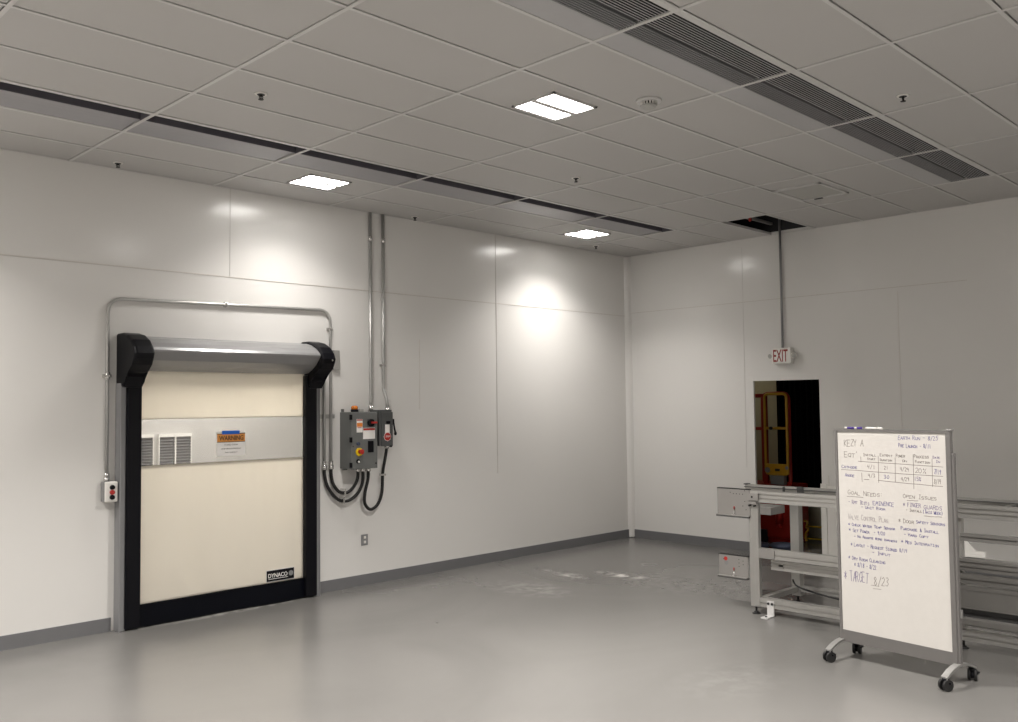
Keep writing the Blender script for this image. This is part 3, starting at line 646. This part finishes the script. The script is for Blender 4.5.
# ------------------------------------------------------------------ room behind the doorway
struct('wall_annex_back', MB().box(11.3, 11.4, 4.0, 7.4, 0, 2.7), M['olive'])
struct('wall_annex_left', MB().box(W + .03, 11.4, 7.4, 7.5, 0, 2.7), M['olive'])
struct('wall_annex_right', MB().box(W + .03, 11.4, 3.9, 4.0, 0, 2.7), M['olive'])
struct('ceiling_annex', MB().box(W + .03, 11.4, 3.9, 7.5, 2.7, 2.75), M['plenum'])
t = thing('ceiling_light', (10.6, 6.7, 2.7), 'added unseen dim lamp filling the dark machine room', 'ceiling light')  # added out of view to light the machine room faintly
obj('frame', MB().box(10.4, 10.8, 6.5, 6.9, 2.685, 2.70), M['troffer'], t)
obj('lens', MB().box(10.42, 10.78, 6.52, 6.88, 2.678, 2.686), M['annexfill'], t)
c = MB(); n = 28; y0, y1 = 4.05, 6.09
pts = [(11.12 + .022 * math.sin(k * 1.9), y0 + (y1 - y0) * k / (n * 3), .66) for k in range(n * 3 + 1)]
c.poly(pts + [(p[0] + .006, p[1], p[2]) for p in pts[::-1]], (0, 0, 1.98))
tag(obj('black_curtain', c, M['curtain']), 'large black curtain hanging in the dark room beyond the doorway', 'curtain')

def rrect(x, y0, y1, z0, z1, r):
    return fillet([(x, (y0 + y1) / 2, z0), (x, y1, z0), (x, y1, z1), (x, y0, z1), (x, y0, z0), (x, (y0 + y1) / 2, z0)], r, 6)
t = thing('machine_enclosure', (10.75, 5.85, 0), 'red machine with a yellow framed guard door seen through the open doorway', 'machine')
obj('base_cabinet', MB().box(10.56, 11.0, 5.60, 6.6, .06, .74, .02).box(10.60, 10.96, 5.63, 6.5, 0, .08), M['mred'], t)
obj('plinth_box', MB().box(10.50, 10.57, 5.67, 5.85, .745, .86), M['mgrey'], t)
obj('red_frame', MB().tube(rrect(10.60, 5.632, 6.0, .72, 1.895, .09), .024, 10).tube([(10.60, 5.98, 1.87), (10.60, 6.55, 1.87)], .024, 8).tube([(10.60, 5.95, 1.445), (10.60, 6.55, 1.445)], .020, 8).box(10.58, 10.62, 5.94, 6.0, .7, 1.88).tube([(10.60, 6.55, .72), (10.60, 6.55, 1.89)], .025, 8), M['mred'], t)
dr = obj('guard_door', MB().tube(rrect(10.50, 5.612, 5.915, .875, 1.890, .055), .017, 10).tube([(10.50, 5.612, 1.455), (10.50, 5.915, 1.455)], .017, 8), M['myellow'], t)
obj('kick_panel', MB().box(10.488, 10.512, 5.60, 5.90, .875, 1.005, .004), M['myellow'], dr)
obj('handle', MB().box(10.47, 10.49, 5.715, 5.775, .915, .945), M['mdark'], dr)
obj('latch_knob', MB().cyl((10.485, 5.82, 1.455), (10.46, 5.82, 1.455), .020), M['mdark'], dr)
obj('corner_plate', MB().cyl((10.486, 5.885, .925), (10.480, 5.885, .925), .035).cyl((10.486, 5.62, .96), (10.480, 5.62, .96), .022), M['mgrey'], dr)
obj('cylinder', MB().cyl((10.52, 5.76, .26), (10.52, 5.76, .50), .045).cyl((10.52, 5.76, .20), (10.52, 5.76, .27), .03), M['red'], t)
obj('side_panel', MB().box(10.53, 10.57, 5.95, 6.08, .0, .16), M['mdark'], t)
tag(obj('duffel_bag', MB().sphere((10.14, 5.50, .045), .045, (3.0, 4.0, 1)).box(10.05, 10.25, 5.36, 5.62, .002, .07, .03), M['navy']), 'dark navy bundle on the floor just inside the doorway, the larger one', 'bag')
tag(obj('duffel_bag', MB().sphere((10.10, 5.78, .035), .036, (3.0, 3.0, 1)).box(10.02, 10.18, 5.70, 5.86, .002, .055, .025), M['navy']), 'dark navy bundle on the floor inside the doorway, the smaller left one', 'bag')
t = thing('safety_barrier', (10.92, 5.2, 0), 'low barrier of two yellow rails with fine mesh in the room beyond the doorway', 'barrier')
obj('rail', MB().tube([(10.92, 4.5, .21), (10.92, 5.66, .195)], .009, 8), M['yellow'], t)
obj('rail', MB().tube([(10.92, 4.5, .038), (10.92, 5.66, .042)], .009, 8), M['yellow'], t)
m = MB()
for k in range(28): yy = 4.52 + k * .041; m.tube([(10.92, yy, .04), (10.92, yy, .20)], .0012, 4)
obj('mesh_wires', m, M['mgrey'], t)
obj('post', MB().box(10.91, 10.93, 4.49, 4.51, 0, .24).box(10.91, 10.93, 5.655, 5.675, 0, .24), M['yellow'], t)
tag(obj('webbing_strap', MB().tube(smooth([(10.87, 5.60, .27), (10.87, 5.56, .25), (10.87, 5.58, .19), (10.87, 5.55, .16), (10.87, 5.59, .10), (10.87, 5.58, 0.012)], 5), .013, 8), M['myellow']), 'twisted yellow strap standing beside the yellow barrier rails', 'strap')

for y0, y1, z1, l in ((4.748, 4.815, .86, 'narrow white board leaning beside the doorway, the left one'), (4.60, 4.742, .84, 'narrow white board leaning beside the doorway, the right one')):
    tag(obj('leaning_board', MB().box(W - .05, W - .035, y0, y1, .035, z1, .002).box(W - .05, W, y0 + .01, y1 - .01, 0, .035).box(W - .035, W, y0 + .01, y1 - .01, .7, .72), M['white']), l, 'board')
# ------------------------------------------------------------------ conveyor frame
def beam_y(mb, y0, y1, x0, x1, z0, z1, slots=(), top=False, g=.010, dp=.010):
    """aluminium extrusion along y: real T-slot grooves in the face that looks into the room"""
    pts = [(x0, z0)]
    for s in sorted(slots):
        z = z0 + (z1 - z0) * s
        pts += [(x0, z - g / 2), (x0 + dp, z - g / 2), (x0 + dp, z + g / 2), (x0, z + g / 2)]
    pts += [(x0, z1)]
    if top: c = (x0 + x1) / 2; pts += [(c - g / 2, z1), (c - g / 2, z1 - dp), (c + g / 2, z1 - dp), (c + g / 2, z1)]
    pts += [(x1, z1), (x1, z0)]
    mb.poly([(x, y0, z) for x, z in pts], (0, y1 - y0, 0)); return mb
t = thing('conveyor_frame', (7.26, 2.5, 0), 'long grey aluminium two-level conveyor frame standing behind the whiteboard', 'conveyor')
YE = .95
def leg(x0, x1, y0, y1, ztop, fy):
    l = obj('leg', MB().box(x0, x1, y0, y1, .062, ztop, .003).box(x0 - .001, x0 + .002, (y0 + y1) / 2 - .003, (y0 + y1) / 2 + .003, .07, ztop - .01), M['alu'], t)
    cx, cy = (x0 + x1) / 2, fy
    obj('leveling_foot', MB().cyl((cx, cy, 0), (cx, cy, .010), .036, .030).cyl((cx, cy, .010), (cx, cy, .022), .022, .012).cyl((cx, cy, .02), (cx, cy, .068), .008), M['rubber'], l)
leg(6.93, 6.975, 3.992, 4.078, .938, 4.04)
leg(7.55, 7.63, 3.948, 4.030, .938, 3.99)
leg(6.955, 7.01, 2.372, 2.412, .938, 2.392)
leg(6.93, 7.01, YE, YE + .08, .938, YE + .04)
leg(7.55, 7.63, YE, YE + .08, .938, YE + .04)
obj('upper_front_beam', beam_y(MB(), YE, 4.057, 6.925, 6.985, .940, 1.037, (.36, .70), True), M['alu'], t)
obj('upper_rear_beam', beam_y(MB(), YE, 4.487, 7.570, 7.610, .940, 1.023, (.45,), True), M['alu'], t)
obj('guide_rail', MB().box(7.555, 7.575, YE, 4.487, .998, 1.004).box(7.560, 7.568, 3.9, 3.96, .975, 1.03).box(7.560, 7.568, 4.08, 4.10, .975, 1.02).box(7.56, 7.62, 4.46, 4.495, 1.02, 1.03), M['aludark'], t)
m = MB()
for yy in (1.4, 2.2, 3.0, 3.8): m.box(6.985, 7.57, yy, yy + .04, .945, .985)
obj('cross_member', m, M['alu'], t)
m = MB()
for yy in (1.4, 2.2, 3.0, 3.8): m.box(6.985, 7.57, yy, yy + .04, .395, .435)
obj('lower_cross_member', m, M['alu'], t)
b = obj('corner_bracket', MB().box(6.905, 6.927, 3.975, 4.075, .955, 1.015, .003).box(6.895, 6.93, 3.99, 4.07, .925, .945, .002), M['plate'], t)
obj('bolt', MB().cyl((6.905, 4.06, .91), (6.93, 4.06, .91), .008).cyl((6.90, 4.03, .985), (6.907, 4.03, .985), .008).cyl((6.905, 4.015, .91), (6.93, 4.015, .91), .008), M['rubber'], b)
def side_plate(y0, y1, z0, z1, dots, low=False):
    p = obj('side_plate', MB().box(6.926, 6.932, y0, y1, z0, z1, .001).box(6.900, 6.932, y0, y1, z0, z0 + .006), M['plate'], t)
    m = MB()
    for yy, zz in dots: m.cyl((6.924, yy, zz), (6.927, yy, zz), .004, .004, 8)
    obj('bolt_holes', m, M['rubber'], p)
    obj('top_lip', MB().box(6.924, 6.95, y0, y1, z1 - .004, z1 + .004), M['rubber'], p); obj('bottom_lip', MB().box(6.900, 6.95, y0 + .004, y1, z0 - .012, z0 - .0005), M['aludark'], p)
    c = (y0 + y1) / 2 - .01
    obj('spring_latch', MB().tube([(6.918, c + .0, z0 + .055), (6.915, c - .003, z0 + .02), (6.905, c + .005, z0 + .008)], .004, 6).box(6.905, 6.925, c - .02, c + .02, z0 + .006, z0 + .013), M['chrome'], p)
    obj('latch_tip', MB().cyl((6.917, c, z0 + .055), (6.917, c - .001, z0 + .08), .005), M['mred'], p)
    return p
side_plate(4.062, 4.381, .812, 1.043, [(4.25, 1.01), (4.22, 1.0), (4.19, 1.0), (4.16, 1.0), (4.13, 1.0), (4.11, .94), (4.13, .90), (4.10, .87), (4.11, 1.03)])
pl = side_plate(4.095, 4.379, .287, .472, [(4.18, .44), (4.18, .41), (4.18, .38), (4.14, .43), (4.14, .40), (4.33, .43)])
obj('number_sticker', MB().cyl((6.9255, 4.31, .435), (6.924, 4.31, .435), .017), M['red'], pl)
obj('number_sticker_dark', MB().cyl((6.9255, 4.305, .40), (6.924, 4.305, .40), .019), M['mgrey'], pl)
obj('lower_side_rail', beam_y(MB(), 2.42, 3.99, 6.932, 6.975, .473, .557, (.42,)), M['alu'], t)
obj('rail_cover', MB().box(6.922, 6.934, 3.845, 3.99, .478, .557, .001), M['plate'], t)
obj('lower_front_beam', beam_y(MB(), YE, 3.912, 6.985, 7.040, .377, .455, (.35, .72)), M['alu'], t)
obj('lower_rear_beam', beam_y(MB(), YE, 2.62, 7.555, 7.610, .47, .556, (.4,)), M['alu'], t)
obj('bottom_front_beam', beam_y(MB(), YE, 3.995, 6.935, 6.995, .067, .143, (.42,)), M['alu'], t)
obj('bottom_rear_beam', beam_y(MB(), YE, 3.95, 7.565, 7.615, .100, .150, (.5,)), M['alu'], t)
obj('end_rail', MB().box(7.01, 7.56, 3.965, 4.015, .100, .145, .003).box(7.01, 7.56, 3.962, 3.966, .119, .125), M['alu'], t)
obj('side_rail_right', beam_y(MB(), YE, 2.372, 6.925, 6.965, .777, .833, (.5,)), M['alushade'], t)
obj('side_rail_right', beam_y(MB(), YE, 2.415, 6.915, 6.960, .567, .655, (.3, .68)), M['alushade'], t)
obj('side_rail_right', beam_y(MB(), YE, 2.415, 6.910, 6.950, .476, .548, (.45,)), M['alushade'], t)
obj('skirt_panel', MB().box(6.906, 6.914, YE, 2.41, .312, .466).box(6.890, 6.914, YE, 2.41, .306, .312).box(6.902, 6.907, YE, 2.41, .436, .441), M['alushade'], t)
obj('recess_shade', beam_y(MB(), YE, 2.405, 6.925, 6.97, .242, .300, (.4,)), M['aludark'], t)  # dark strip painting the shaded recess below the skirt panel
obj('lower_tube_rail', MB().box(6.895, 6.93, YE, 2.40, .183, .240, .01), M['alushade'], t)
bk = obj('anchor_bracket', MB().box(6.922, 6.935, 3.862, 3.922, 0, .125).box(6.815, 6.935, 3.862, 3.922, 0, .009), M['troffer'], t)
obj('bolt', MB().cyl((6.915, 3.875, .105), (6.923, 3.875, .105), .010).cyl((6.915, 3.908, .105), (6.923, 3.908, .105), .010).cyl((6.85, 3.892, .009), (6.85, 3.892, .016), .010), M['rubber'], bk)
obj('drive_box', MB().box(7.25, 7.50, 4.05, 4.31, .795, .862, .004), M['plate'], t)
tag(obj('power_cable', MB().tube(smooth([(7.50, 3.99, .212), (7.49, 3.95, .165), (7.45, 3.80, .140), (7.42, 3.55, .118), (7.40, 3.30, .112), (7.40, 3.0, .112), (7.40, 2.7, .15)], 7), .008, 8), M['rubber']), 'thin black cable draped along the bottom of the conveyor frame', 'cable')
m = MB().poly([(7.575, y, z) for y, z in [(2.588, .556), (2.588, .682), (2.548, .682), (2.485, .612), (2.415, .612), (2.415, .556)]], (.012, 0, 0)).box(7.575, 7.609, 2.415, 2.588, .556, .562)
tag(obj('sheet_metal_bracket', m, M['white']), 'white angled sheet bracket standing on the conveyor rail right of the whiteboard', 'bracket')

# ------------------------------------------------------------------ whiteboard
A = Vector((6.171, 2.925, 0)); Bp = Vector((6.061, 2.13, 0))
U = (Bp - A).normalized(); Nn = Vector((U.y, -U.x, 0));
if Nn.x > 0: Nn = -Nn
Z = Vector((0, 0, 1)); PEN_N = Nn
Wb = .826
def bb(mb, u0, u1, n0, n1, z0, z1, bev=0):    # box in board axes: along, outward (towards the room), up
    mat4 = Matrix(((U.x, Nn.x, 0, A.x), (U.y, Nn.y, 0, A.y), (0, 0, 1, 0), (0, 0, 0, 1)))
    tmp = MB().box(u0, u1, n0, n1, z0, z1, bev)
    me = bpy.data.meshes.new('tmp'); tmp.bm.transform(mat4); tmp.bm.to_mesh(me); tmp.bm.free()
    mb.bm.from_mesh(me); bpy.data.meshes.remove(me); return mb
def bpnt(u, n, z): return A + U * u + Nn * n + Z * z
t = thing('whiteboard', bpnt(Wb / 2, 0, 0), 'tall white dry-erase board full of handwriting on a wheeled grey stand', 'whiteboard')
obj('writing_surface', bb(MB(), .018, .796, -.012, .010, .195, 1.578), M['board'], t)
fr = MB(); bb(fr, 0, .020, -.018, .017, .118, 1.594, .003); bb(fr, .794, Wb, -.018, .017, .118, 1.594, .003); bb(fr, .018, .796, -.018, .017, 1.576, 1.594); bb(fr, .018, .796, -.016, .014, .118, .200)
obj('frame', fr, M['frame'], t)
for q in ((.812, .842, -.020, .010), (.005, .03, -.045, -.018)):
    obj('post', bb(MB(), *q, .11, 1.45, .004), M['frame'], t)
hg = MB(); bb(hg, .842, .852, -.02, .0, .42, .47); bb(hg, .80, .835, -.02, .02, 1.590, 1.602, .002)
obj('fitting', hg, M['foot'], t)
casters = []
for u in (.012, .824):
    P = []
    for k in range(11):
        s = -1 + 2 * k / 10; P.append((s * .185, .086 + .050 * (1 - s * s)))
    m = MB(); uu = u
    mat4 = Matrix(((U.x, Nn.x, 0, A.x), (U.y, Nn.y, 0, A.y), (0, 0, 1, 0), (0, 0, 0, 1)))
    m.poly([(uu - .02, n, z) for n, z in P] + [(uu - .02, n, z - .017) for n, z in P[::-1]], (.04, 0, 0)); m.bm.transform(mat4)
    ft = obj('foot', m, M['foot'], t)
    for s in (-1, 1):
        c = bpnt(u, s * .168, 0)
        w = MB(); ax = (U * .9 + Nn * .35 * s).normalized()
        for q in (-.019, .019): w.cyl(c + ax * (q - .008) + Z * .036, c + ax * (q + .008) + Z * .036, .036, .036, 20)
        cs = obj('caster', w, M['rubber'], ft)
        hmb = MB().cyl(c + Z * .055, c + Z * .078, .020, .024).cyl(c + ax * -.012 + Z * .036, c + ax * .012 + Z * .036, .024)
        bx = bpnt(u, s * .168, 0); hmb.box(bx.x - .012, bx.x + .03, bx.y - .035, bx.y - .022, .045, .055)
        casters.append((hmb, ft))
for hmb, ft in casters: obj('caster_brake', hmb, M['black'], ft)
inks = {'k': MB(), 'b': MB(), 'p': MB(), 'g': MB()}
for s, u, z, wd, hh, c in TXT:
    write(inks[c], s, bpnt(u, .0106, z), U, Z, wd, hh, .0036 if hh > .035 else .0028)
for u0, z0, u1, z1 in LNS:
    n = 6; pts = [bpnt(u0 + (u1 - u0) * k / n, .0106, z0 + (z1 - z0) * k / n + random.uniform(-.0015, .0015)) for k in range(n + 1)]
    ribbon(inks['k'], pts, .0032)
for k, nm, l in (('k', 'inkk', 'black'), ('b', 'inkb', 'blue'), ('p', 'inkp', 'purple'), ('g', 'inkg', 'faded grey')):
    obj('handwriting', inks[k], M[nm], t)['label'] = l + ' marker handwriting'
def marker(u0, u1, n, mcol, label, cap):
    r = .0075; z = 1.594 + r
    t = thing('marker_pen', bpnt((u0 + u1) / 2, n, 1.594), label, 'marker')
    obj('barrel', MB().cyl(bpnt(u0, n, z), bpnt(u1 - .035, n, z), r), M['white'], t)
    obj('cap', MB().cyl(bpnt(u1 - .035, n, z), bpnt(u1, n, z), r + .001), M[cap], t)
    if mcol: obj('sleeve', MB().cyl(bpnt(u0 + .02, n, z), bpnt(u1 - .055, n, z), r + .0006), M[mcol], t)
M['purple'] = mat('purple_plastic', (.05, .02, .22), .35)
marker(.075, .205, 0, 'purple', 'purple and white marker lying on top of the whiteboard frame', 'purple')
marker(.235, .355, 0, None, 'all-white marker lying on top of the whiteboard frame, right of the purple one', 'white')

# ------------------------------------------------------------------ world and camera
w = bpy.data.worlds.new('World'); S.world = w; w.use_nodes = True
w.node_tree.nodes['Background'].inputs[0].default_value = (.02, .02, .02, 1)
f, pt, yw, rl = 904.73, .0482, .7834, -.0111
cy, sy = math.cos(yw), math.sin(yw)
fwd = Vector((sy * math.cos(pt), cy * math.cos(pt), math.sin(pt))); right = Vector((cy, -sy, 0)); up = right.cross(fwd)
r = right * math.cos(rl) + up * math.sin(rl); u = -right * math.sin(rl) + up * math.cos(rl)
cam = bpy.data.cameras.new('Camera'); co = bpy.data.objects.new('Camera', cam); COL.objects.link(co)
mw = Matrix((r, u, -fwd)).transposed().to_4x4(); mw.translation = (0, 0, 1.7905); co.matrix_world = mw
cam.sensor_width = 36; cam.sensor_fit = 'HORIZONTAL'; cam.lens = f * 36 / 1018; cam.clip_start = .05
S.camera = co
S.view_settings.view_transform = 'Standard'; S.view_settings.look = 'None'; S.view_settings.gamma = 1
S.view_settings.use_curve_mapping = False
S.view_settings.exposure = 0.52
